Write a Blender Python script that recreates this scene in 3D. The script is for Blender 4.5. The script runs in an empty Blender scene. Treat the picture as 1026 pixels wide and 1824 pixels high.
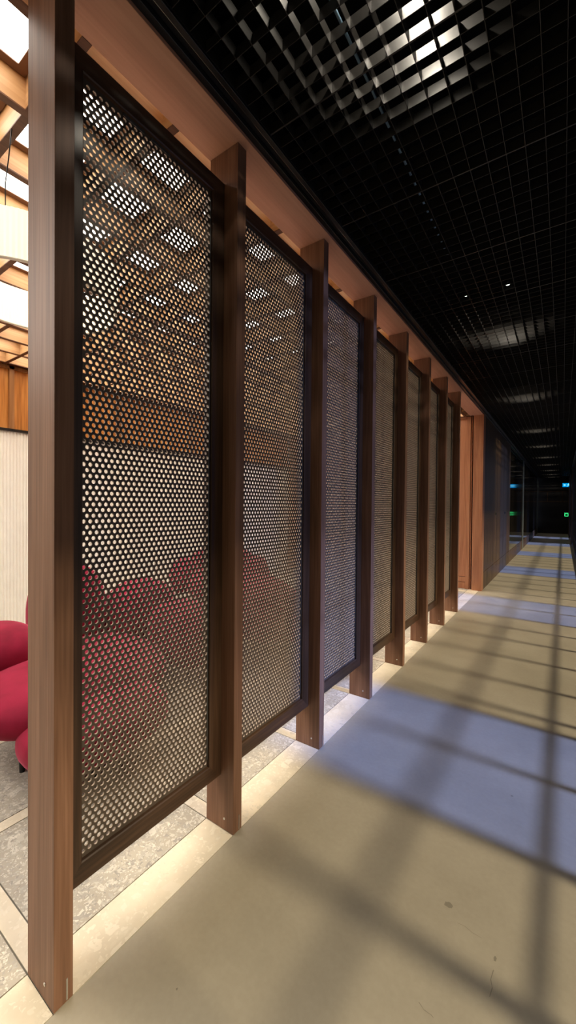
import bpy, math, random
from mathutils import Matrix, Vector
random.seed(7)
sc = bpy.context.scene
COL = sc.collection
sc.view_settings.view_transform = 'Standard'
sc.view_settings.look = 'None'
sc.view_settings.exposure = 0.0

# ------------------------------------------------------------------ camera
H = 1.3
yaw, pitch, roll = math.radians(34.869), math.radians(-0.742), math.radians(0.5127)
F = Vector((-math.sin(yaw)*math.cos(pitch), math.cos(yaw)*math.cos(pitch), math.sin(pitch)))
R0 = Vector((math.cos(yaw), math.sin(yaw), 0)); U0 = R0.cross(F)
R = R0*math.cos(roll) + U0*math.sin(roll); U = -R0*math.sin(roll) + U0*math.cos(roll)
cam = bpy.data.cameras.new('camera')
camo = bpy.data.objects.new('camera', cam); COL.objects.link(camo)
camo.matrix_world = Matrix(((R.x, U.x, -F.x, 0), (R.y, U.y, -F.y, 0), (R.z, U.z, -F.z, H), (0, 0, 0, 1)))
cam.sensor_fit = 'VERTICAL'; cam.sensor_height = 24; cam.lens = 702.3/1824*24
cam.shift_y = -4.7/1824; cam.clip_start = 0.02; cam.clip_end = 100
sc.camera = camo

# ------------------------------------------------------------------ node helpers
def new_mat(name):
    m = bpy.data.materials.new(name); m.use_nodes = True
    nt = m.node_tree; nt.nodes.clear()
    out = nt.nodes.new('ShaderNodeOutputMaterial')
    b = nt.nodes.new('ShaderNodeBsdfPrincipled')
    nt.links.new(b.outputs[0], out.inputs[0])
    return m, nt, b, out
def N(nt, t, **kw):
    n = nt.nodes.new(t)
    for k, v in kw.items(): setattr(n, k, v)
    return n
def ramp(nt, fac, stops):
    r = nt.nodes.new('ShaderNodeValToRGB'); cr = r.color_ramp
    while len(cr.elements) < len(stops): cr.elements.new(0.5)
    for e, (p, c) in zip(cr.elements, stops):
        e.position = p; e.color = (*c, 1)
    nt.links.new(fac, r.inputs[0]); return r
def coords(nt, scale=(1, 1, 1), jitter=True):
    tc = nt.nodes.new('ShaderNodeTexCoord'); src = tc.outputs['Object']
    if jitter:
        oi = nt.nodes.new('ShaderNodeObjectInfo')
        ml = N(nt, 'ShaderNodeMath', operation='MULTIPLY'); ml.inputs[1].default_value = 37.0
        nt.links.new(oi.outputs['Random'], ml.inputs[0])
        ad = N(nt, 'ShaderNodeVectorMath', operation='ADD')
        nt.links.new(src, ad.inputs[0]); nt.links.new(ml.outputs[0], ad.inputs[1]); src = ad.outputs[0]
    mp = nt.nodes.new('ShaderNodeMapping'); mp.inputs['Scale'].default_value = scale
    nt.links.new(src, mp.inputs[0]); return mp.outputs[0]
def wood(name, dark, mid, light, axis=2, rough=0.42, fine=90, spec=0.4):
    m, nt, b, o = new_mat(name)
    s = [9, 9, 9]; s[axis] = 0.55
    v = coords(nt, s)
    n1 = N(nt, 'ShaderNodeTexNoise'); n1.inputs['Scale'].default_value = 1.6; n1.inputs['Detail'].default_value = 5
    n1.inputs['Distortion'].default_value = 1.3
    nt.links.new(v, n1.inputs['Vector'])
    s2 = [fine]*3; s2[axis] = 2.0
    v2 = coords(nt, s2)
    n2 = N(nt, 'ShaderNodeTexNoise'); n2.inputs['Scale'].default_value = 1.5; n2.inputs['Detail'].default_value = 3
    nt.links.new(v2, n2.inputs['Vector'])
    mx = N(nt, 'ShaderNodeMix', data_type='FLOAT'); mx.inputs[0].default_value = 0.4
    nt.links.new(n1.outputs[0], mx.inputs[2]); nt.links.new(n2.outputs[0], mx.inputs[3])
    r = ramp(nt, mx.outputs[0], [(0.34, dark), (0.5, mid), (0.66, light)])
    nt.links.new(r.outputs[0], b.inputs['Base Color'])
    b.inputs['Roughness'].default_value = rough
    b.inputs['Specular IOR Level'].default_value = spec
    bp = nt.nodes.new('ShaderNodeBump'); bp.inputs['Strength'].default_value = 0.08; bp.inputs['Distance'].default_value = 0.002
    nt.links.new(n2.outputs[0], bp.inputs['Height']); nt.links.new(bp.outputs[0], b.inputs['Normal'])
    return m
def plain(name, col, rough=0.5, metal=0.0, spec=0.5, noise=0.0, nscale=8):
    m, nt, b, o = new_mat(name)
    v = coords(nt)
    n = N(nt, 'ShaderNodeTexNoise'); n.inputs['Scale'].default_value = nscale; n.inputs['Detail'].default_value = 4
    nt.links.new(v, n.inputs['Vector'])
    d = tuple(c*(1-noise) for c in col); l = tuple(min(1, c*(1+noise)) for c in col)
    r = ramp(nt, n.outputs[0], [(0.3, d), (0.7, l)])
    nt.links.new(r.outputs[0], b.inputs['Base Color'])
    b.inputs['Roughness'].default_value = rough; b.inputs['Metallic'].default_value = metal
    b.inputs['Specular IOR Level'].default_value = spec
    return m
def emis(name, col, strength):
    m, nt, b, o = new_mat(name)
    b.inputs['Base Color'].default_value = (*[min(1, c) for c in col], 1)
    b.inputs['Emission Color'].default_value = (*col, 1); b.inputs['Emission Strength'].default_value = strength
    return m

M = {}
M['post'] = wood('walnut_post', (.16, .078, .046), (.235, .118, .070), (.32, .168, .104), 2, .5, 90, .3)
M['frame_v'] = wood('walnut_frame_upright', (.034, .018, .010), (.062, .032, .018), (.105, .055, .031), 2, .36, 90, .5)
M['frame_h'] = wood('walnut_frame_rail', (.034, .018, .010), (.062, .032, .018), (.105, .055, .031), 1, .36, 90, .5)
M['header'] = wood('walnut_header', (.47, .235, .15), (.53, .27, .175), (.59, .31, .205), 1, .5, 60, .3)
M['jamb'] = wood('walnut_jamb', (.32, .125, .058), (.42, .18, .085), (.52, .24, .12), 2, .42, 70, .4)
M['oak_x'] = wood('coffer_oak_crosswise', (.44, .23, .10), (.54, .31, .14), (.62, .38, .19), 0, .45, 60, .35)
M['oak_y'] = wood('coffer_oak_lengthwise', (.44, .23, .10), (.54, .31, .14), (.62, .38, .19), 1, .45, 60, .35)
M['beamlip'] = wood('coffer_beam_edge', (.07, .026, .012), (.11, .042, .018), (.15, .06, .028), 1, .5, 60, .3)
M['wallwood'] = wood('wall_wood_panel', (.36, .125, .024), (.58, .23, .05), (.74, .34, .09), 2, .42, 50, .35)
M['batten'] = wood('wall_batten', (.22, .09, .03), (.33, .15, .05), (.42, .2, .08), 2, .45, 60, .35)
M['darkwood'] = wood('dark_corridor_panel', (.045, .026, .015), (.080, .045, .025), (.12, .07, .04), 2, .42, 50, .3)
M['perf'] = plain('perforated_panel_face', (.100, .074, .056), .42, 0, .5, .2, 20)
M['perf_lit'] = plain('lit_hole_edge', (.42, .34, .27), .5, 0, .4, .1, 30)  # paler than the face, standing in for room light on the hole walls
M['black'] = plain('black_metal', (.010, .010, .012), .38, 0, .5, .2)
M['grid'] = plain('black_painted_grid', (.022, .020, .018), .34, .2, .6, .1)
M['trimblack'] = plain('black_gloss_trim', (.016, .015, .015), .28, .2, .6, .1)
M['void'] = plain('black_void', (.004, .004, .004), .9, 0, .1)
M['steel'] = plain('satin_steel', (.6, .58, .55), .3, .9, .5, .05)
M['steel_d'] = plain('dull_steel', (.18, .18, .17), .4, .7, .5, .05)
M['joint'] = plain('floor_joint', (.13, .115, .09), .8)
M['mark'] = plain('worn_concrete_mark', (.215, .19, .145), .5)
M['whitewall'] = plain('white_ribbed_wall', (.88, .85, .76), .6, 0, .3, .03)
M['pipe'] = plain('blue_grey_pipe', (.18, .30, .42), .4, 0, .5)
M['darkdoor'] = plain('dark_end_wall', (.020, .017, .016), .55, 0, .4, .25, 2)
M['pale'] = plain('pale_metal_post', (.16, .18, .17), .35, .2, .5, .1)
M['shade_trim'] = plain('shade_trim', (.75, .72, .62), .6)
M['coffer_frame'] = plain('panel_frame_brown', (.16, .07, .035), .5)

def floor_concrete():
    m, nt, b, o = new_mat('corridor_concrete')
    v = coords(nt, jitter=False)
    n1 = N(nt, 'ShaderNodeTexNoise'); n1.inputs['Scale'].default_value = 1.6; n1.inputs['Detail'].default_value = 7; n1.inputs['Roughness'].default_value = .62
    n2 = N(nt, 'ShaderNodeTexNoise'); n2.inputs['Scale'].default_value = 60; n2.inputs['Detail'].default_value = 3
    nt.links.new(v, n1.inputs['Vector']); nt.links.new(v, n2.inputs['Vector'])
    mx = N(nt, 'ShaderNodeMix', data_type='FLOAT'); mx.inputs[0].default_value = .18
    nt.links.new(n1.outputs[0], mx.inputs[2]); nt.links.new(n2.outputs[0], mx.inputs[3])
    r = ramp(nt, mx.outputs[0], [(.30, (.300, .265, .205)), (.52, (.360, .320, .250)), (.70, (.410, .370, .295))])
    # small dark scuffs
    vo = N(nt, 'ShaderNodeTexVoronoi'); vo.inputs['Scale'].default_value = 1.9; vo.inputs['Randomness'].default_value = 1
    dn = N(nt, 'ShaderNodeTexNoise'); dn.inputs['Scale'].default_value = 22; dn.inputs['Detail'].default_value = 4
    nt.links.new(v, dn.inputs['Vector'])
    ml = N(nt, 'ShaderNodeMath', operation='MULTIPLY_ADD'); ml.inputs[1].default_value = .10; 
    nt.links.new(dn.outputs[0], ml.inputs[0]); nt.links.new(vo.outputs['Distance'], ml.inputs[2])
    nt.links.new(v, vo.inputs['Vector'])
    s = ramp(nt, ml.outputs[0], [(.062, (.62, .62, .62)), (.078, (1, 1, 1))])
    mm = N(nt, 'ShaderNodeMix', data_type='RGBA', blend_type='MULTIPLY'); mm.inputs[0].default_value = 1
    nt.links.new(r.outputs[0], mm.inputs[6]); nt.links.new(s.outputs[0], mm.inputs[7])
    nt.links.new(mm.outputs[2], b.inputs['Base Color'])
    b.inputs['Roughness'].default_value = .42; b.inputs['Specular IOR Level'].default_value = .35
    bp = nt.nodes.new('ShaderNodeBump'); bp.inputs['Strength'].default_value = .05; bp.inputs['Distance'].default_value = .01
    nt.links.new(n1.outputs[0], bp.inputs['Height']); nt.links.new(bp.outputs[0], b.inputs['Normal'])
    return m
M['concrete'] = floor_concrete()
def stone(name, base, chips, cscale, amount):
    m, nt, b, o = new_mat(name)
    v = coords(nt, jitter=False)
    n0 = N(nt, 'ShaderNodeTexNoise'); n0.inputs['Scale'].default_value = 14; n0.inputs['Detail'].default_value = 3
    nt.links.new(v, n0.inputs['Vector'])
    wp = N(nt, 'ShaderNodeMix', data_type='RGBA', blend_type='ADD'); wp.inputs[0].default_value = .07
    nt.links.new(v, wp.inputs[6]); nt.links.new(n0.outputs['Color'], wp.inputs[7])
    prev = None
    nb = N(nt, 'ShaderNodeTexNoise'); nb.inputs['Scale'].default_value = 5; nb.inputs['Detail'].default_value = 8
    nt.links.new(v, nb.inputs['Vector'])
    d = tuple(c*.86 for c in base); l = tuple(c*1.12 for c in base)
    prev = ramp(nt, nb.outputs[0], [(.35, d), (.65, l)]).outputs[0]
    for sc_, am in ((cscale, amount), (cscale*2.3, amount*1.1), (cscale*5, amount*1.2)):
        vo = N(nt, 'ShaderNodeTexVoronoi', distance='CHEBYCHEV'); vo.inputs['Scale'].default_value = sc_
        nt.links.new(wp.outputs[2], vo.inputs['Vector'])
        sp = N(nt, 'ShaderNodeSeparateColor'); nt.links.new(vo.outputs['Color'], sp.inputs[0])
        pick = N(nt, 'ShaderNodeMath', operation='LESS_THAN'); pick.inputs[1].default_value = am
        nt.links.new(sp.outputs[0], pick.inputs[0])
        core = N(nt, 'ShaderNodeMath', operation='LESS_THAN'); core.inputs[1].default_value = .42
        nt.links.new(vo.outputs['Distance'], core.inputs[0])
        fm = N(nt, 'ShaderNodeMath', operation='MULTIPLY'); nt.links.new(pick.outputs[0], fm.inputs[0]); nt.links.new(core.outputs[0], fm.inputs[1])
        cc = ramp(nt, sp.outputs[1], [(0.0, chips[0]), (.5, chips[1]), (1, chips[2])])
        mx = N(nt, 'ShaderNodeMix', data_type='RGBA'); nt.links.new(fm.outputs[0], mx.inputs[0])
        nt.links.new(prev, mx.inputs[6]); nt.links.new(cc.outputs[0], mx.inputs[7]); prev = mx.outputs[2]
    nt.links.new(prev, b.inputs['Base Color'])
    b.inputs['Roughness'].default_value = .45; b.inputs['Specular IOR Level'].default_value = .35
    return m
M['terrazzo'] = stone('grey_terrazzo', (.37, .335, .275), ((.27, .25, .22), (.44, .41, .35), (.60, .56, .48)), 30, .38)
M['limestone'] = stone('cream_limestone', (.66, .58, .45), ((.60, .53, .41), (.67, .60, .48), (.70, .63, .51)), 24, .2)

def velvet():
    m, nt, b, o = new_mat('raspberry_velvet')
    v = coords(nt)
    n = N(nt, 'ShaderNodeTexNoise'); n.inputs['Scale'].default_value = 7; n.inputs['Detail'].default_value = 5
    nt.links.new(v, n.inputs['Vector'])
    r = ramp(nt, n.outputs[0], [(.3, (.17, .005, .020)), (.7, (.30, .012, .042))])
    nt.links.new(r.outputs[0], b.inputs['Base Color'])
    b.inputs['Roughness'].default_value = .8; b.inputs['Specular IOR Level'].default_value = .15
    b.inputs['Sheen Weight'].default_value = .55; b.inputs['Sheen Roughness'].default_value = .35
    b.inputs['Sheen Tint'].default_value = (.9, .22, .32, 1)
    return m
M['velvet'] = velvet()
M['seam'] = plain('velvet_seam', (.20, .01, .03), .8)
M['coffer_light'] = emis('coffer_light', (1.0, .95, .86), 6.9)
M['strip'] = emis('gap_fill_glow', (1.0, .86, .62), 4)  # glow of the added fill above the header
M['shade'] = emis('lamp_shade', (1.0, .92, .74), .55)
M['downlight'] = emis('downlight_lens', (1.0, .93, .80), .5)
M['spark'] = emis('tiny_led', (.9, 1.0, .85), 5)
M['blue_sign'] = emis('blue_sign_glow', (.0, .30, .75), 1.0)
M['blue_pict'] = emis('blue_sign_pictogram', (.25, .85, 1.0), 1.3)
M['green'] = emis('green_glow', (.05, 1.0, .28), 1.4)
def tint(name, col, gl=.04):
    m = bpy.data.materials.new(name); m.use_nodes = True; nt = m.node_tree; nt.nodes.clear()
    out = nt.nodes.new('ShaderNodeOutputMaterial')
    t = nt.nodes.new('ShaderNodeBsdfTransparent'); t.inputs[0].default_value = (*col, 1)
    g = nt.nodes.new('ShaderNodeBsdfGlossy'); g.inputs['Roughness'].default_value = .05
    mx = nt.nodes.new('ShaderNodeMixShader'); mx.inputs[0].default_value = gl
    nt.links.new(t.outputs[0], mx.inputs[1]); nt.links.new(g.outputs[0], mx.inputs[2]); nt.links.new(mx.outputs[0], out.inputs[0])
    return m
M['glass_blue'] = tint('blue_filter_glass', (.58, .68, 1.0))  # unseen pane tint, added to turn the incoming light blue
M['glass_amber'] = tint('amber_filter_glass', (.80, .75, .63))  # unseen pane tint, added to warm the incoming light

# ------------------------------------------------------------------ mesh helpers
class MB:
    def __init__(s): s.v = []; s.f = []; s.m = []; s.sm = []
    def box(s, x0, x1, y0, y1, z0, z1, mi=0):
        n = len(s.v)
        s.v += [(x, y, z) for z in (z0, z1) for y in (y0, y1) for x in (x0, x1)]
        for q in ((0, 2, 3, 1), (4, 5, 7, 6), (0, 1, 5, 4), (2, 6, 7, 3), (0, 4, 6, 2), (1, 3, 7, 5)):
            s.f.append([n+i for i in q]); s.m.append(mi); s.sm.append(False)
    def poly(s, pts, mi=0, smooth=False):
        n = len(s.v); s.v += list(pts); s.f.append(list(range(n, n+len(pts)))); s.m.append(mi); s.sm.append(smooth)
    def tube(s, pts, r, seg=10, mi=0):
        rings = []
        for i, p in enumerate(pts):
            p = Vector(p); a = Vector(pts[max(0, i-1)]); b = Vector(pts[min(len(pts)-1, i+1)])
            d = (b-a).normalized(); q = d.orthogonal().normalized(); w = d.cross(q)
            rr = r[i] if isinstance(r, (list, tuple)) else r
            n = len(s.v)
            s.v += [tuple(p+q*rr*math.cos(t*2*math.pi/seg)+w*rr*math.sin(t*2*math.pi/seg)) for t in range(seg)]
            rings.append(n)
        for a, b in zip(rings, rings[1:]):
            for t in range(seg):
                u = (t+1) % seg; s.f.append([a+t, a+u, b+u, b+t]); s.m.append(mi); s.sm.append(True)
        s.f.append([rings[0]+t for t in range(seg)][::-1]); s.m.append(mi); s.sm.append(False)
        s.f.append([rings[-1]+t for t in range(seg)]); s.m.append(mi); s.sm.append(False)
    def build(s, name, mats, parent=None, loc=None, bevel=0, bseg=2):
        me = bpy.data.meshes.new(name); me.from_pydata([tuple(p) for p in s.v], [], s.f); me.update()
        if not isinstance(mats, (list, tuple)): mats = [mats]
        for m in mats: me.materials.append(m)
        me.polygons.foreach_set('material_index', s.m)
        me.polygons.foreach_set('use_smooth', s.sm)
        o = bpy.data.objects.new(name, me); COL.objects.link(o)
        if parent: o.parent = parent
        if loc: o.location = loc
        if bevel:
            bm = o.modifiers.new('bevel', 'BEVEL'); bm.width = bevel; bm.segments = bseg; bm.limit_method = 'ANGLE'; bm.angle_limit = .6
            bm.harden_normals = False
        return o
def B(name, box, mat, parent=None, bevel=0, mi=0, loc=None):
    m = MB(); m.box(*box, mi=mi); return m.build(name, mat, parent, loc, bevel)
def struct(o): o['kind'] = 'structure'; return o
def tag(o, label, cat, group=None):
    o['label'] = label; o['category'] = cat
    if group: o['group'] = group
    return o
def thing(name, label, cat, loc=(0, 0, 0), rz=0, group=None):
    o = bpy.data.objects.new(name, None); COL.objects.link(o); o.location = loc; o.rotation_euler = (0, 0, rz)
    o.empty_display_size = .1
    return tag(o, label, cat, group)
def dup(root, loc=None, rz=None, label=None):
    r = root.copy(); COL.objects.link(r)
    if loc is not None: r.location = loc
    if rz is not None: r.rotation_euler = (0, 0, rz)
    if label: r['label'] = label
    for ch in list(root.children):
        c = ch.copy(); COL.objects.link(c); c.parent = r
        for g in list(ch.children):
            d = g.copy(); COL.objects.link(d); d.parent = c
    return r

# ------------------------------------------------------------------ key dimensions
X0, W = -1.040, .149          # corridor-side face and depth of posts
Y0, S, T = .4733, .6636, .0485
ZH = 2.687                    # underside of header / coffers
NP = 8
XB = -4.65                    # back wall of the lounge
YE = 6.67                     # end wall of the lounge
XR = .27                      # window side of corridor
YF = 23.0
YBK = -2.6

# ------------------------------------------------------------------ floors
struct(B('floor', (X0, XR+.25, YBK, YF, -.10, 0), M['concrete']))
fb = MB(); fb.box(XB-.1, X0, YBK, YE+.2, -.10, -.003)
struct(fb.build('floor_joint_bed', M['joint']))
g = .0022
strips, tiles = MB(), MB()
ylines = [Y0 + i*S for i in range(-5, 11)]
xl = [-1.19 - .62*0]
xs = [(-1.188, X0-.003)]
x = -1.19
while x > XB:                     # tile column then a narrow strip
    tx0, tx1 = max(x-.605, XB), x
    for i, y in enumerate(ylines[:-1]):
        ya, yb = y+.060, ylines[i+1]
        tiles.box(tx0+g, tx1-g, ya+g, min(yb, YE)-g, -.02, 0) if ya < YE-.05 else None
        if y < YE-.1: strips.box(tx0+g, tx1-g, y+g, ya-g, -.02, 0)
    if tx0-.058 > XB:
        strips.box(tx0-.058+g, tx0-g, YBK, YE, -.02, 0.0)
    x = tx0-.058
struct(tiles.build('floor_terrazzo_tile', M['terrazzo']))
struct(strips.build('floor_stone_strip', M['limestone']))
bd = MB()
for i, y in enumerate(ylines[:-1]):
    bd.box(-1.188, X0-.002, y+.0015, min(ylines[i+1], YE)-.0015, -.02, .0005) if y < YE-.05 else None
struct(bd.build('trim_1', M['limestone']))

# worn marks and hairline cracks in the concrete
mk = MB()
def irregular(cx_, cy_, rx, ry, n=14):
    mk.poly([(cx_+rx*(.7+.5*random.random())*math.cos(k*2*math.pi/n), cy_+ry*(.7+.5*random.random())*math.sin(k*2*math.pi/n), .0004) for k in range(n)])
def crack(p, w):
    for (a, b) in zip(p, p[1:]):
        dx, dy = b[0]-a[0], b[1]-a[1]; l = math.hypot(dx, dy); ox, oy = -dy/l*w, dx/l*w
        mk.poly([(a[0]-ox, a[1]-oy, .0004), (b[0]-ox*.6, b[1]-oy*.6, .0004), (b[0]+ox*.6, b[1]+oy*.6, .0004), (a[0]+ox, a[1]+oy, .0004)])
def fp(x, y):      # photo position -> spot on the floor
    d = F + R*((x-513)/702.3) - U*((y-907.3)/702.3); t = H/-d.z; return (d.x*t, d.y*t)
for (x, y, rx, ry) in ((799, 1612, .014, .012), (882, 1708, .004, .009), (912, 1418, .006, .005), (315, 1762, .003, .003)):
    irregular(*fp(x, y), rx, ry)
crack([fp(*p) for p in ((815, 1644), (828, 1650), (842, 1662), (858, 1671))], .0006)
crack([fp(*p) for p in ((879, 1728), (874, 1745), (877, 1760), (872, 1776))], .0012)
crack([fp(*p) for p in ((746, 1785), (755, 1799), (768, 1808), (772, 1813))], .0009)
struct(mk.build('floor_mark', M['mark']))

# ------------------------------------------------------------------ shell
struct(B('ceiling_slab', (XB-.2, XR+.6, YBK-.1, YF+.3, 3.05, 3.2), M['void']))
struct(B('wall_back', (XB-.1, XR+.4, YBK-.1, YBK, -.1, 3.05), M['darkdoor']))
struct(B('wall_far', (-1.2, XR+.4, YF, YF+.15, -.1, 3.05), M['darkdoor']))
# faint boards on the far wall: two lighter panels and a rail
fw = MB(); fw.box(-.98, .25, YF-.012, YF, 2.02, 2.06); fw.box(-.98, .25, YF-.012, YF, 1.52, 1.56)
for xx in (-.62, -.02): fw.box(xx-.02, xx+.02, YF-.012, YF, 1.56, 2.02)
struct(fw.build('trim_2', M['darkwood']))

# lounge back wall: ribbed white below, wood panels above
rb = MB(); pts = []; y = YBK
while y < YE:
    for k in range(6):
        a = k/6*math.pi
        pts.append((XB + .010*math.sin(a), y + .030*(k/6)))
    y += .030
n = len(rb.v)
for (px, py) in pts: rb.v += [(px, py, 0), (px, py, 2.02)]
for i in range(len(pts)-1):
    rb.f.append([n+2*i, n+2*i+1, n+2*i+3, n+2*i+2]); rb.m.append(0); rb.sm.append(False)
rb.box(XB-.1, XB-.002, YBK, YE, 0, 2.02)
struct(rb.build('wall_left', M['whitewall']))
struct(B('trim_3', (XB-.05, XB+.03, YBK, YE, 2.02, 2.045), M['trimblack']))
struct(B('wall_left_upper', (XB-.1, XB-.02, YBK, YE, 2.045, 3.0), M['wallwood']))
bt = MB(); y = 1.70-1.2*3
while y < YE:
    bt.box(XB-.02, XB+.012, y-.022, y+.022, 2.045, ZH); y += 1.2
bt.box(XB-.02, XB+.012, YBK, YE, ZH-.03, ZH)
struct(bt.build('trim_4', M['batten']))

# lounge end wall and opening jamb
ew = MB(); ew.box(XB, -1.245, YE, YE+.1, .19, 3.0); ew.box(XB, -1.245, YE, YE+.1, 0, .10); ew.box(XB, -1.245, YE-.004, YE+.1, .105, .185)
struct(ew.build('wall_end', M['jamb']))
cs = MB(); cs.box(-1.240, -1.185, YE-.03, YE+.1, 0, ZH+.02); cs.box(-1.180, -1.165, YE-.012, YE+.1, 0, ZH+.02)
cs.box(XB, -1.245, YE-.03, YE, ZH-.03, ZH+.02)
struct(cs.build('trim_5', M['jamb'], bevel=.002))
struct(B('wall_opening_jamb', (-1.140, -.998, 6.60, 6.76, 0, 2.72), M['jamb'], bevel=.003))
struct(B('trim_6', (-1.165, -1.140, 6.70, 6.76, 0, 2.72), M['black']))

# header beam over the screen and black channel beside it
struct(B('trim_7', (-1.193, -1.008, YBK, 6.60, ZH, 2.86), M['header'], bevel=.0015))
hb = MB(); hb.box(-1.15, -1.02, YBK, 6.6, 2.86, 3.05); struct(hb.build('wall_bulkhead', M['void']))
tr = MB(); tr.box(-1.008, -.985, YBK, YF, ZH+.012, 2.78); tr.box(-.985, -.945, YBK, YF, ZH+.03, 2.78); tr.box(-.945, -.925, YBK, YF, ZH-.005, 2.78)
struct(tr.build('trim_8', M['trimblack'], bevel=.002))

# corridor wall beyond the lounge
wl = MB()
wl.box(-1.10, -1.002, 6.76, 8.12, .27, 2.70); wl.box(-1.10, -1.002, 8.125, 9.13, .27, 2.70); wl.box(-1.10, -1.002, 9.135, 10.40, .27, 2.70)
wl.box(-1.12, -1.03, 6.76, YF, 2.70, 3.05)
struct(wl.build('wall_corridor', M['darkwood'], bevel=.002))
bb = MB(); bb.box(-1.10, -1.0, 6.76, 9.13, 0, .265); bb.box(-1.10, -1.0, 9.135, 13.9, 0, .265); bb.box(-1.10, -1.0, 14.2, YF, 0, .265)
struct(bb.build('baseboard_left', M['darkwood'], bevel=.002))
m_, nt_, b_, o_ = new_mat('dark_glossy_pane')
b_.inputs['Base Color'].default_value = (.022, .018, .014, 1); b_.inputs['Roughness'].default_value = .06; b_.inputs['Specular IOR Level'].default_value = .7
M['pane'] = m_
struct(B('window_1', (-1.08, -1.004, 10.42, 13.88, .27, 2.70), M['pane'], bevel=.002))
struct(B('window_2', (-1.08, -1.004, 14.22, 22.2, .27, 2.70), M['pane'], bevel=.002))
struct(B('trim_9', (-1.08, -.992, 13.89, 14.2, 0, 2.70), M['pale'], bevel=.003))
struct(B('trim_10', (-1.08, -.985, 22.25, 22.7, 0, 2.70), M['pale'], bevel=.003))
wc = bpy.data.objects['wall_corridor']
for yy in (8.02, 9.36):
    m = MB(); m.tube([(-1.0025, yy, 1.16), (-.995, yy, 1.16)], .030, 20); lk = m.build('lock', M['steel_d'], wc)
    m = MB(); m.box(-.995, -.986, yy-.008, yy+.008, 1.14, 1.18); m.build('thumb_turn', M['black'], lk, bevel=.002)

# ------------------------------------------------------------------ the timber posts
ord_ = ['nearest', 'second', 'third', 'fourth', 'fifth', 'sixth', 'seventh', 'eighth and farthest']
post0 = None
for i in range(NP):
    lab = ['tall walnut post at the near end of the screen, nearest the viewer', 'second walnut post from the viewer, right of the largest perforated panel',
           'third walnut post from the viewer, standing on the stone border', 'fourth walnut post from the viewer, right of the third perforated panel',
           'fifth walnut post from the viewer', 'sixth walnut post from the viewer', 'seventh walnut post from the viewer',
           'farthest walnut post of the screen, beside the lounge opening'][i]
    if i == 0:
        post0 = thing('timber_post', lab, 'post', (X0, Y0, .0005), 0, 'walnut posts of the screen')
        B('shaft', (-W, 0, 0, T, 0, ZH-.0008), M['post'], post0, bevel=.0015)
        m = MB(); m.tube([(-.048, .0005, .045), (-.048, -.002, .045)], .0045, 12); m.build('screw', M['steel'], post0)['label'] = 'small steel screw'
        m = MB(); m.box(-.0005, .0015, .030, .0345, .006, .062); m.build('floor_bracket', M['steel'], post0)['label'] = 'thin steel bracket edge'
    else:
        dup(post0, (X0, Y0+i*S, .0005), 0, lab)

# ------------------------------------------------------------------ perforated panels
PY0, PY1 = T+.0004, S-.0004            # clear width between posts, local to post face
PZ0, PZ1 = .214, 2.556
FW = .060
px, pz = .0190, .01645
def perforated():
    mb = MB()
    y0, y1, z0, z1 = PY0+FW-.012, PY1-FW+.012, PZ0+FW-.012, PZ1-FW+.012
    ncol = 26; nrow = int((PZ1-PZ0-2*FW-.012)/pz)
    ys = (PY0+PY1)/2 - ncol*px/2; zs = (PZ0+PZ1)/2 - nrow*pz/2
    r = .0063; n = 12
    xf, xb = 0.0, -.0055
    arc = [(r*math.cos(k*math.pi/6), r*math.sin(k*math.pi/6)) for k in range(12)]
    def plate(a, b, c, d):
        mb.poly([(xf, a, c), (xf, b, c), (xf, b, d), (xf, a, d)]); mb.poly([(xb, a, c), (xb, a, d), (xb, b, d), (xb, b, c)])
    hx, hz = px/2, pz/2
    for j in range(nrow):
        odd = j % 2; cz = zs + (j+.5)*pz
        st = ys + (hx if odd else 0); nc = ncol - (1 if odd else 0)
        if st > y0: plate(y0, st, cz-hz, cz+hz)
        en = st + nc*px
        if en < y1: plate(en, y1, cz-hz, cz+hz)
        for i in range(nc):
            cy = st + (i+.5)*px
            base = len(mb.v)
            for xx in (xf, xb):
                mb.v += [(xx, cy+a, cz+b) for a, b in arc]
                mb.v += [(xx, cy+hx, cz), (xx, cy+hx, cz+hz), (xx, cy, cz+hz), (xx, cy-hx, cz+hz), (xx, cy-hx, cz), (xx, cy-hx, cz-hz), (xx, cy, cz-hz), (xx, cy+hx, cz-hz)]
            for q in range(4):
                ring = [(q*3+k) % 12 for k in range(4)]
                o0, o1, o2 = 12+q*2, 12+q*2+1, 12+(q*2+2) % 8
                f = [ring[0], o0, o1, o2, ring[3], ring[2], ring[1]]
                mb.f.append([base+k for k in f]); mb.m.append(0); mb.sm.append(False)
                mb.f.append([base+20+k for k in f][::-1]); mb.m.append(0); mb.sm.append(False)
            for k in range(12):
                k2 = (k+1) % 12
                mb.f.append([base+k, base+k2, base+20+k2, base+20+k]); mb.m.append(1); mb.sm.append(True)
    plate(y0, y1, z0, zs); plate(y0, y1, zs+nrow*pz, z1)
    return mb
perf = None
plabs = ['largest perforated brown panel, nearest the viewer, between the first two posts', 'second perforated panel from the viewer, warm room and red velvet behind it',
         'third perforated panel from the viewer, washed in grey blue light', 'fourth perforated panel from the viewer, half grey in the window light',
         'fifth perforated panel from the viewer, narrow and brown', 'sixth perforated panel from the viewer, very narrow', 'farthest perforated panel of the screen, last before the opening']
XP = -1.110 - X0
panel0 = None
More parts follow.
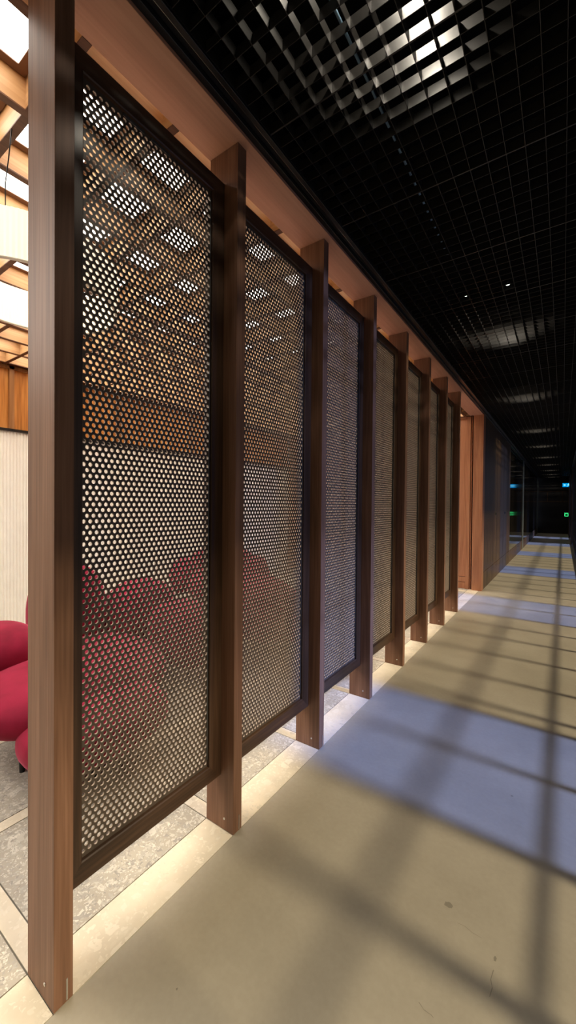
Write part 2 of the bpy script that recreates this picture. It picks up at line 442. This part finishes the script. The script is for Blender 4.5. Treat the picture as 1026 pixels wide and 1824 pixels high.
for i in range(NP-1):
    if i == 0:
        t = thing('screen_panel', plabs[0], 'screen panel', (X0, Y0, 0), 0, 'perforated panels between the posts'); panel0 = t
        fr = MB()
        # mitred frame with a chamfered inner lip: profile swept round the rectangle
        prof = [(0.0, XP), (FW-.003, XP), (FW, XP-.003), (FW, XP-.045), (0.0, XP-.045)]
        cor = [(PY0, PZ0, 1, 1), (PY1, PZ0, -1, 1), (PY1, PZ1, -1, -1), (PY0, PZ1, 1, -1)]
        def ringv(c): return [(xx, c[0]+c[2]*w, c[1]+c[3]*w) for (w, xx) in prof]
        for nm, (a, b), mat in (('bottom_rail', (0, 1), 'frame_h'), ('stile', (1, 2), 'frame_v'), ('top_rail', (2, 3), 'frame_h'), ('stile', (3, 0), 'frame_v')):
            m = MB(); A, Bv = ringv(cor[a]), ringv(cor[b]); m.v = A+Bv
            for k in range(5):
                k2 = (k+1) % 5; m.f.append([k, k2, 5+k2, 5+k]); m.m.append(0); m.sm.append(False)
            m.f.append([4, 3, 2, 1, 0]); m.m.append(0); m.sm.append(False); m.f.append([5, 6, 7, 8, 9]); m.m.append(0); m.sm.append(False)
            o = m.build(nm, M[mat], t)
        pm = perforated(); po = pm.build('perforated_sheet', [M['perf'], M['perf_lit']], t, (XP-.014, 0, 0))
        for yy in (.235, .335):
            m = MB(); m.box(XP-.0135, XP-.0105, yy, yy+.075, PZ1-FW-.010, PZ1-FW-.001); m.build('clip', M['steel_d'], t)['label'] = 'grey metal clip'
        B('edge_strip', (XP-.013, XP-.0095, PY1-FW-.006, PY1-FW-.002, PZ0+.09, PZ1-.09), M['steel_d'], t)
    else:
        dup(panel0, (X0, Y0+i*S, 0), 0, plabs[i])

# ------------------------------------------------------------------ lounge coffered ceiling
P = .3318
cy = [.635 + P*k for k in range(-9, 19)]
cx = [-1.265 - P*k for k in range(0, 11)]
lb, ln = MB(), MB()
for y in cy: lb.box(XB, -1.193, y-.013, y+.013, ZH+.002, 2.825)
for xx in cx: ln.box(xx-.013, xx+.013, YBK, YE, ZH+.001, 2.825)
struct(lb.build('ceiling_coffer_cross_beams', M['oak_x']))
struct(ln.build('ceiling', M['oak_y']))
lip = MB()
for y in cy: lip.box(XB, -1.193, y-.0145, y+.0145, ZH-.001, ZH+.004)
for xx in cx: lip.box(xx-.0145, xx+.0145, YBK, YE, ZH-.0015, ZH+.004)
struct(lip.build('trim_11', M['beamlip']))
struct(B('ceiling_coffer_back', (XB, -1.15, YBK, YE, 2.825, 2.87), M['oak_y']))
# glowing panels
lp0 = None
for xx in cx[:-1]:
    for y in cy[:-1]:
        if y < .1: continue
        c = (xx-P/2, y+P/2, 2.800)
        if lp0 is None:
            lp0 = thing('ceiling_light', 'square white light panel glowing at the top of a wooden ceiling coffer', 'ceiling light', c, 0, 'light panels in the coffered ceiling')
            m = MB(); m.box(-.118, .118, -.118, .118, 0, .012); m.build('diffuser', M['coffer_light'], lp0)
            m = MB()
            for a in (-1, 1):
                m.box(-.150, .150, min(a*.150, a*.118), max(a*.150, a*.118), -.004, .014)
                m.box(min(a*.150, a*.118), max(a*.150, a*.118), -.118, .118, -.004, .014)
            m.build('rim', M['coffer_frame'], lp0)
        else:
            dup(lp0, c, 0)

ls = thing('gap_fill_light', 'slim warm fill strip added above the header to brighten the gap over the screen', 'light strip', (-1.2, 0, 2.815))  # added glow, brightens the coffer wood seen over the panels
B('diffuser', (-.012, .004, -.2, 5.0, -.006, 0), M['strip'], ls)
B('housing', (-.014, .006, -.2, 5.0, 0, .009), M['coffer_frame'], ls)

# ------------------------------------------------------------------ drum pendant
LC = (-2.176, .898); LR = .378
t = thing('pendant_lamp', 'large white pleated ring shaped pendant lamp hanging from the coffered ceiling', 'lamp', (LC[0], LC[1], 2.30))
def ring(r0, r1, z0, z1, rib, seg=240):
    m = MB()
    for s in range(seg):
        a = s/seg*2*math.pi; w = r0 + (rib if s % 2 else 0); w1 = r1 + (rib if s % 2 else 0)
        ca, sa = math.cos(a), math.sin(a)
        m.v += [(w*ca, w*sa, z0), (w*ca, w*sa, z1), (w1*ca, w1*sa, z1), (w1*ca, w1*sa, z0)]
    for s in range(seg):
        a = 4*s; b = 4*((s+1) % seg)
        for q in ((0, 1), (1, 2), (2, 3), (3, 0)):
            m.f.append([a+q[0], b+q[0], b+q[1], a+q[1]]); m.m.append(0); m.sm.append(False)
    return m
ring(LR, LR-.012, 0, .205, .003).build('shade', M['shade'], t)
ring(LR+.004, LR-.014, -.004, .0, 0, 96).build('bottom_rim', M['shade_trim'], t)
for a in (2.476, -.665, .905, 4.047):
    ex, ey = LR*math.cos(a), LR*math.sin(a)
    m = MB(); q = [(ex*.995, ey*.995, .2), (ex*1.10+.004, ey*1.05, .27), (ex*1.35-.006, ey*1.1, .33), (ex*1.60, ey*1.18, .388)]
    m.tube(q, .0022, 6); m.build('wire', M['black'], t)['label'] = 'thin dark suspension wire'

# ------------------------------------------------------------------ armchairs
def blob(name, c, r, mat, parent, e=2.4, rot=0, seg=48, rings=28):
    """superellipsoid cushion"""
    m = MB()
    def sp(w, p): return math.copysign(abs(w)**p, w)
    q = 2/e
    for i in range(1, rings):
        ph = -math.pi/2 + math.pi*i/rings
        for j in range(seg):
            th = 2*math.pi*j/seg
            x = r[0]*sp(math.cos(ph), q)*sp(math.cos(th), q); y = r[1]*sp(math.cos(ph), q)*sp(math.sin(th), q); z = r[2]*sp(math.sin(ph), q)
            xr = x*math.cos(rot)-y*math.sin(rot); yr = x*math.sin(rot)+y*math.cos(rot)
            m.v.append((c[0]+xr, c[1]+yr, c[2]+z))
    b = len(m.v); m.v += [(c[0], c[1], c[2]-r[2]), (c[0], c[1], c[2]+r[2])]
    for i in range(rings-2):
        for j in range(seg):
            k = (j+1) % seg
            m.f.append([i*seg+j, i*seg+k, (i+1)*seg+k, (i+1)*seg+j]); m.m.append(0); m.sm.append(True)
    for j in range(seg):
        k = (j+1) % seg
        m.f.append([b, k, j]); m.m.append(0); m.sm.append(True)
        m.f.append([b+1, (rings-2)*seg+j, (rings-2)*seg+k]); m.m.append(0); m.sm.append(True)
    return m.build(name, mat, parent)
def armchair(label, loc, rz):
    # local frame: sitter faces +x
    t = thing('armchair', label, 'armchair', loc, rz, 'raspberry velvet armchairs')
    s = blob('seat', (0.05, 0, .31), (.46, .40, .185), M['velvet'], t, 2.5)
    pr = MB(); q = []
    for k in range(25):
        a = -math.pi*.5 + math.pi*k/24
        q.append((.05+.463*math.cos(a)**.8 if math.cos(a) > 0 else .05, -.10, .31+.186*math.sin(a)))
    blob('backrest', (-.42, 0, .46), (.21, .45, .27), M['velvet'], t, 2.3)
    blob('armrest', (-.10, .46, .38), (.36, .17, .24), M['velvet'], t, 2.3)
    blob('armrest', (-.10, -.46, .38), (.36, .17, .22), M['velvet'], t, 2.3)
    for lx, ly in ((.30, .27), (.30, -.27), (-.36, .30), (-.36, -.30)):
        m = MB(); m.tube([(lx, ly, 0), (lx, ly, .17)], [.013, .018], 14); m.build('leg', M['black'], t)
    return t
SX, SY = -2.35, 1.2
t = thing('sofa', 'raspberry velvet sofa of plump rounded cushions, nearest the screen', 'sofa', (SX, SY, 0))
def lobe(nm, x, y, z, a, b_, c, e=2.4): return blob(nm, (x-SX, y-SY, z), (a, b_, c), M['velvet'], t, e)
se = lobe('seat', -2.22, 1.13, .295, .38, .50, .135)
lobe('front_bolster', -1.88, 1.07, .215, .25, .35, .145)
lobe('backrest', -3.1, 1.507, .46, .24, .262, .375)
lobe('backrest', -2.93, 2.03, .36, .24, .31, .295)
lobe('armrest', -2.35, 2.0, .32, .32, .195, .25)
lobe('armrest', -2.75, .925, .40, .26, .225, .172)
lobe('base_cushion', -2.6, 1.45, .22, .42, .40, .12)
sm = MB(); q = []
for k in range(15):
    a_ = -1.2 + 2.4*k/14
    q.append((-2.22-SX+.383*math.cos(a_)**.9, .80-SY, .295+.125*math.sin(a_)))
for lx, ly in ((-2.12, .82), (-1.95, 1.35), (-2.75, .95), (-2.9, 2.0), (-2.3, 2.0), (-1.80, 1.0)):
    m = MB(); m.tube([(lx-SX, ly-SY, 0), (lx-SX, ly-SY, .18)], [.012, .017], 14); m.build('leg', M['black'], t)
ch = armchair('raspberry velvet armchair behind the sofa, seen through the second perforated panel', (-1.98, 2.92, 0), math.radians(80))
dup(ch, (-3.55, 3.6, 0), math.radians(-50), 'raspberry velvet armchair farthest from the screen, near the white ribbed wall')

# ------------------------------------------------------------------ corridor grille ceiling
ZG = 2.692; GH = .036; C = .0655
gm = MB(); xg = []
xx = -.925+.0
while xx < XR: xg.append(xx); xx += C
for xx in xg: gm.box(xx-.0009, xx+.0009, -.9, YF, ZG, ZG+GH)
y = .60
ygs = []
k = 0
while y-.59*(k) > 9e9: pass
yy = .60-.59*2
while yy < YF:
    for q in range(9):
        yq = yy+q*.59/9
        if yq > -.9: gm.box(-.925, XR, yq-(.0028 if q == 0 else .0009), yq+(.0028 if q == 0 else .0009), ZG-(.001 if q == 0 else 0), ZG+GH)
    yy += .59
struct(gm.build('ceiling_grille', M['grid']))
# conduit above the grille
t = MB(); t.tube([(-.60, -.5, 2.83), (-.60, 6.0, 2.83)], .005, 10)
tag(t.build('ceiling_conduit', M['pipe']), 'thin pale conduit pipe running above the black ceiling grille', 'conduit')
# downlights above the grille
dl = None; ys_ = [1.0, 3.48, 5.72, 8.4, 10.7, 13.2, 15.6, 18.1, 20.4, 22.2]
names = ['nearest', 'second', 'third', 'fourth', 'fifth', 'sixth', 'seventh', 'eighth', 'ninth', 'farthest']
for i, y in enumerate(ys_):
    lab = names[i] + ' downlight above the black ceiling grille' + (', counting from the viewer' if 0 < i < 9 else ' of the corridor')
    if dl is None:
        dl = thing('downlight', lab, 'downlight', (-.42, y, 2.99), 0, 'downlights above the grille')
        m = MB(); m.tube([(0, 0, 0), (0, 0, .058)], .05, 24); m.build('can', M['black'], dl)
        m = MB(); m.tube([(0, 0, -.004), (0, 0, 0)], .036, 24); m.build('lens', M['downlight'], dl)
    else: dup(dl, (-.42, y, 2.99), 0, lab)
    l = bpy.data.lights.new('downlight_lamp', 'SPOT'); l.energy = 27; l.color = (1, .90, .74); l.spot_size = math.radians(124); l.spot_blend = .4; l.shadow_soft_size = .035
    lo = bpy.data.objects.new('downlight_lamp', l); lo.location = (-.42, y, 2.985); COL.objects.link(lo)
# two tiny status lights in the grille
for (x, y, lab, w) in ((-.305, 2.84, 'tiny bright status light in the black grille, larger of two', .010), (-.550, 2.84, 'tiny bright status light in the black grille, smaller of two', .006)):
    t = thing('status_light', lab, 'status light', (x, y, 2.70))
    m = MB(); m.tube([(0, 0, -.004), (0, 0, .0)], w, 12); m.build('lens', M['spark'], t)
    m = MB(); m.tube([(0, 0, .0), (0, 0, .03)], w*1.3, 12); m.build('housing', M['black'], t)

# ------------------------------------------------------------------ window side
blue = [(1.70, 2.72), (5.24, 6.30), (8.72, 9.80), (12.2, 13.3), (15.7, 16.8), (19.2, 20.3)]
fins = [-2.1, -1.5, -.93, -.40, .13, .65, 1.18, 1.70, 2.22, 2.72, 2.86, 3.31, 3.86, 4.36, 4.80, 5.24, 5.78, 6.30]
y = 6.75
while y < YF:
    fins.append(y); y += .49
fins.append(YF)
k = 1
edges = sorted(set([YBK]+fins))
wn = 3
seg = []
last = None
bounds = [YBK]+[b for p in blue for b in p]+[YF]
for a, b in zip(bounds, bounds[1:]):
    isb = (a, b) in blue
    o = struct(B('window_%d' % wn, (XR+.03, XR+.036, a, b, .06, ZH), M['glass_blue'] if isb else M['glass_amber'])); wn += 1
for y in fins:
    struct(B('window_mullion', (XR+.02, XR+.075, y-(.045 if abs(y-1.18) < .01 else .032 if abs(y-1.70) < .01 else .02), y+.02, .06, ZH), M['black']))
tm = 12
for z, hw in ((.36, .009), (.86, .016)):
    struct(B('trim_%d' % tm, (XR+.022, XR+.06, YBK, YF, z-hw, z+hw), M['black'])); tm += 1
for z in (2.26, 2.40, 2.54):
    struct(B('trim_%d' % tm, (XR+.08, XR+.11, YBK, YF, z-.016, z+.016), M['black'])); tm += 1
struct(B('baseboard_right', (XR, XR+.06, YBK, YF, 0, .06), M['black']))
struct(B('wall_right', (XR, XR+.12, YBK, YF, ZH, 3.05), M['darkdoor']))
# dark wall piers at the far end of the window side
for i, (a, b, dx) in enumerate(((16.8, 19.2, .02), (20.3, 23.0, .05))):
    struct(B('wall_right_pier', (XR-dx, XR+.02, a, b, 0, ZH), M['darkwood']))

struct(B('trim_%d' % tm, (XR-.03, XR-.015, 9.5, 17.5, ZH-.02, ZH-.005), M['steel_d']))

# signs at the end of the corridor
t = thing('exit_sign', 'blue lit exit sign hanging at the far end of the corridor', 'sign', (.13, YF-.35, 2.22))
B('housing', (-.16, .16, .004, .03, 0, .19), M['black'], t)
B('face', (-.155, .155, 0, .004, .005, .185), M['blue_sign'], t)
m = MB()
m.poly([(-.125, -.003, .10), (-.08, -.003, .15), (-.08, -.003, .12), (-.02, -.003, .12), (-.02, -.003, .08), (-.08, -.003, .08), (-.08, -.003, .05)])
m.build('arrow', M['blue_pict'], t)
m = MB()
hd = [(.085+.018*math.cos(a*math.pi/8), -.003, .155+.018*math.sin(a*math.pi/8)) for a in range(16)]
m.poly(hd); m.poly([(.055, -.003, .135), (.10, -.003, .135), (.095, -.003, .085), (.055, -.003, .085)])
m.poly([(.055, -.003, .09), (.075, -.003, .09), (.05, -.003, .05), (.02, -.003, .03), (.015, -.003, .045), (.04, -.003, .06)])
m.poly([(.075, -.003, .09), (.095, -.003, .09), (.12, -.003, .06), (.115, -.003, .025), (.10, -.003, .025), (.10, -.003, .055)])
m.poly([(.055, -.003, .135), (.055, -.003, .12), (.03, -.003, .10), (.02, -.003, .11)])
m.poly([(.10, -.003, .135), (.13, -.003, .11), (.122, -.003, .10), (.098, -.003, .12)])
m.build('running_figure', M['blue_pict'], t)
for xx in (-.12, .12):
    m = MB(); m.tube([(xx, .017, .19), (xx, .017, 2.692-2.22)], .004, 8); m.build('hanging_rod', M['black'], t)
t = thing('green_wall_indicator', 'small green lit square indicator on the dark far wall', 'indicator', (.148, YF, .92))
B('plate', (-.10, .10, -.012, 0, -.10, .12), M['black'], t)
m = MB()
for a in (-1, 1):
    m.box(min(a*.075, a*.055), max(a*.075, a*.055), -.016, -.012, -.075, .055)
    m.box(-.055, .055, -.016, -.012, (-.075 if a < 0 else .035), (-.055 if a < 0 else .055))
m.build('square_outline', M['green'], t)
B('bar', (-.085, .085, -.016, -.012, .075, .090), M['green'], t)

# unseen blocks added outside the windows to cut off the low light
for i, (a, b) in enumerate(((-12, 1.62), (6.3, 7.95), (9.75, 10.3), (11.4, 12.1), (14.4, 15.2))):
    struct(B('low_light_blocker', (5.0, 5.3, a, b, -1, 3.7), M['darkdoor']))

# ------------------------------------------------------------------ lights
def sun(name, elev, strength, col, ang, az=0.0):
    l = bpy.data.lights.new(name, 'SUN'); l.energy = strength; l.color = col; l.angle = math.radians(ang)
    o = bpy.data.objects.new(name, l); COL.objects.link(o)
    e = math.radians(elev); d = Vector((-math.cos(e)*math.cos(az), -math.cos(e)*math.sin(az), -math.sin(e)))
    o.rotation_euler = d.to_track_quat('-Z', 'Y').to_euler(); o.location = (3, 3, 3)
sun('high_outdoor_light', 46, 5.0, (1, .97, .95), 6.5)
sun('low_outdoor_light', 7, 1.25, (1, .97, .95), 3)
def area(name, loc, rot, size, sy, en, col):
    l = bpy.data.lights.new(name, 'AREA'); l.shape = 'RECTANGLE'; l.size = size; l.size_y = sy; l.energy = en; l.color = col
    o = bpy.data.objects.new(name, l); COL.objects.link(o); o.location = loc; o.rotation_euler = rot
area('lounge_rear_light', (-2.9, -1.2, 2.66), (0, 0, 0), 3.0, 2.2, 120, (1, .95, .86))
w = bpy.data.worlds.new('world'); sc.world = w; w.use_nodes = True
w.node_tree.nodes['Background'].inputs[0].default_value = (.55, .65, .85, 1); w.node_tree.nodes['Background'].inputs[1].default_value = .4
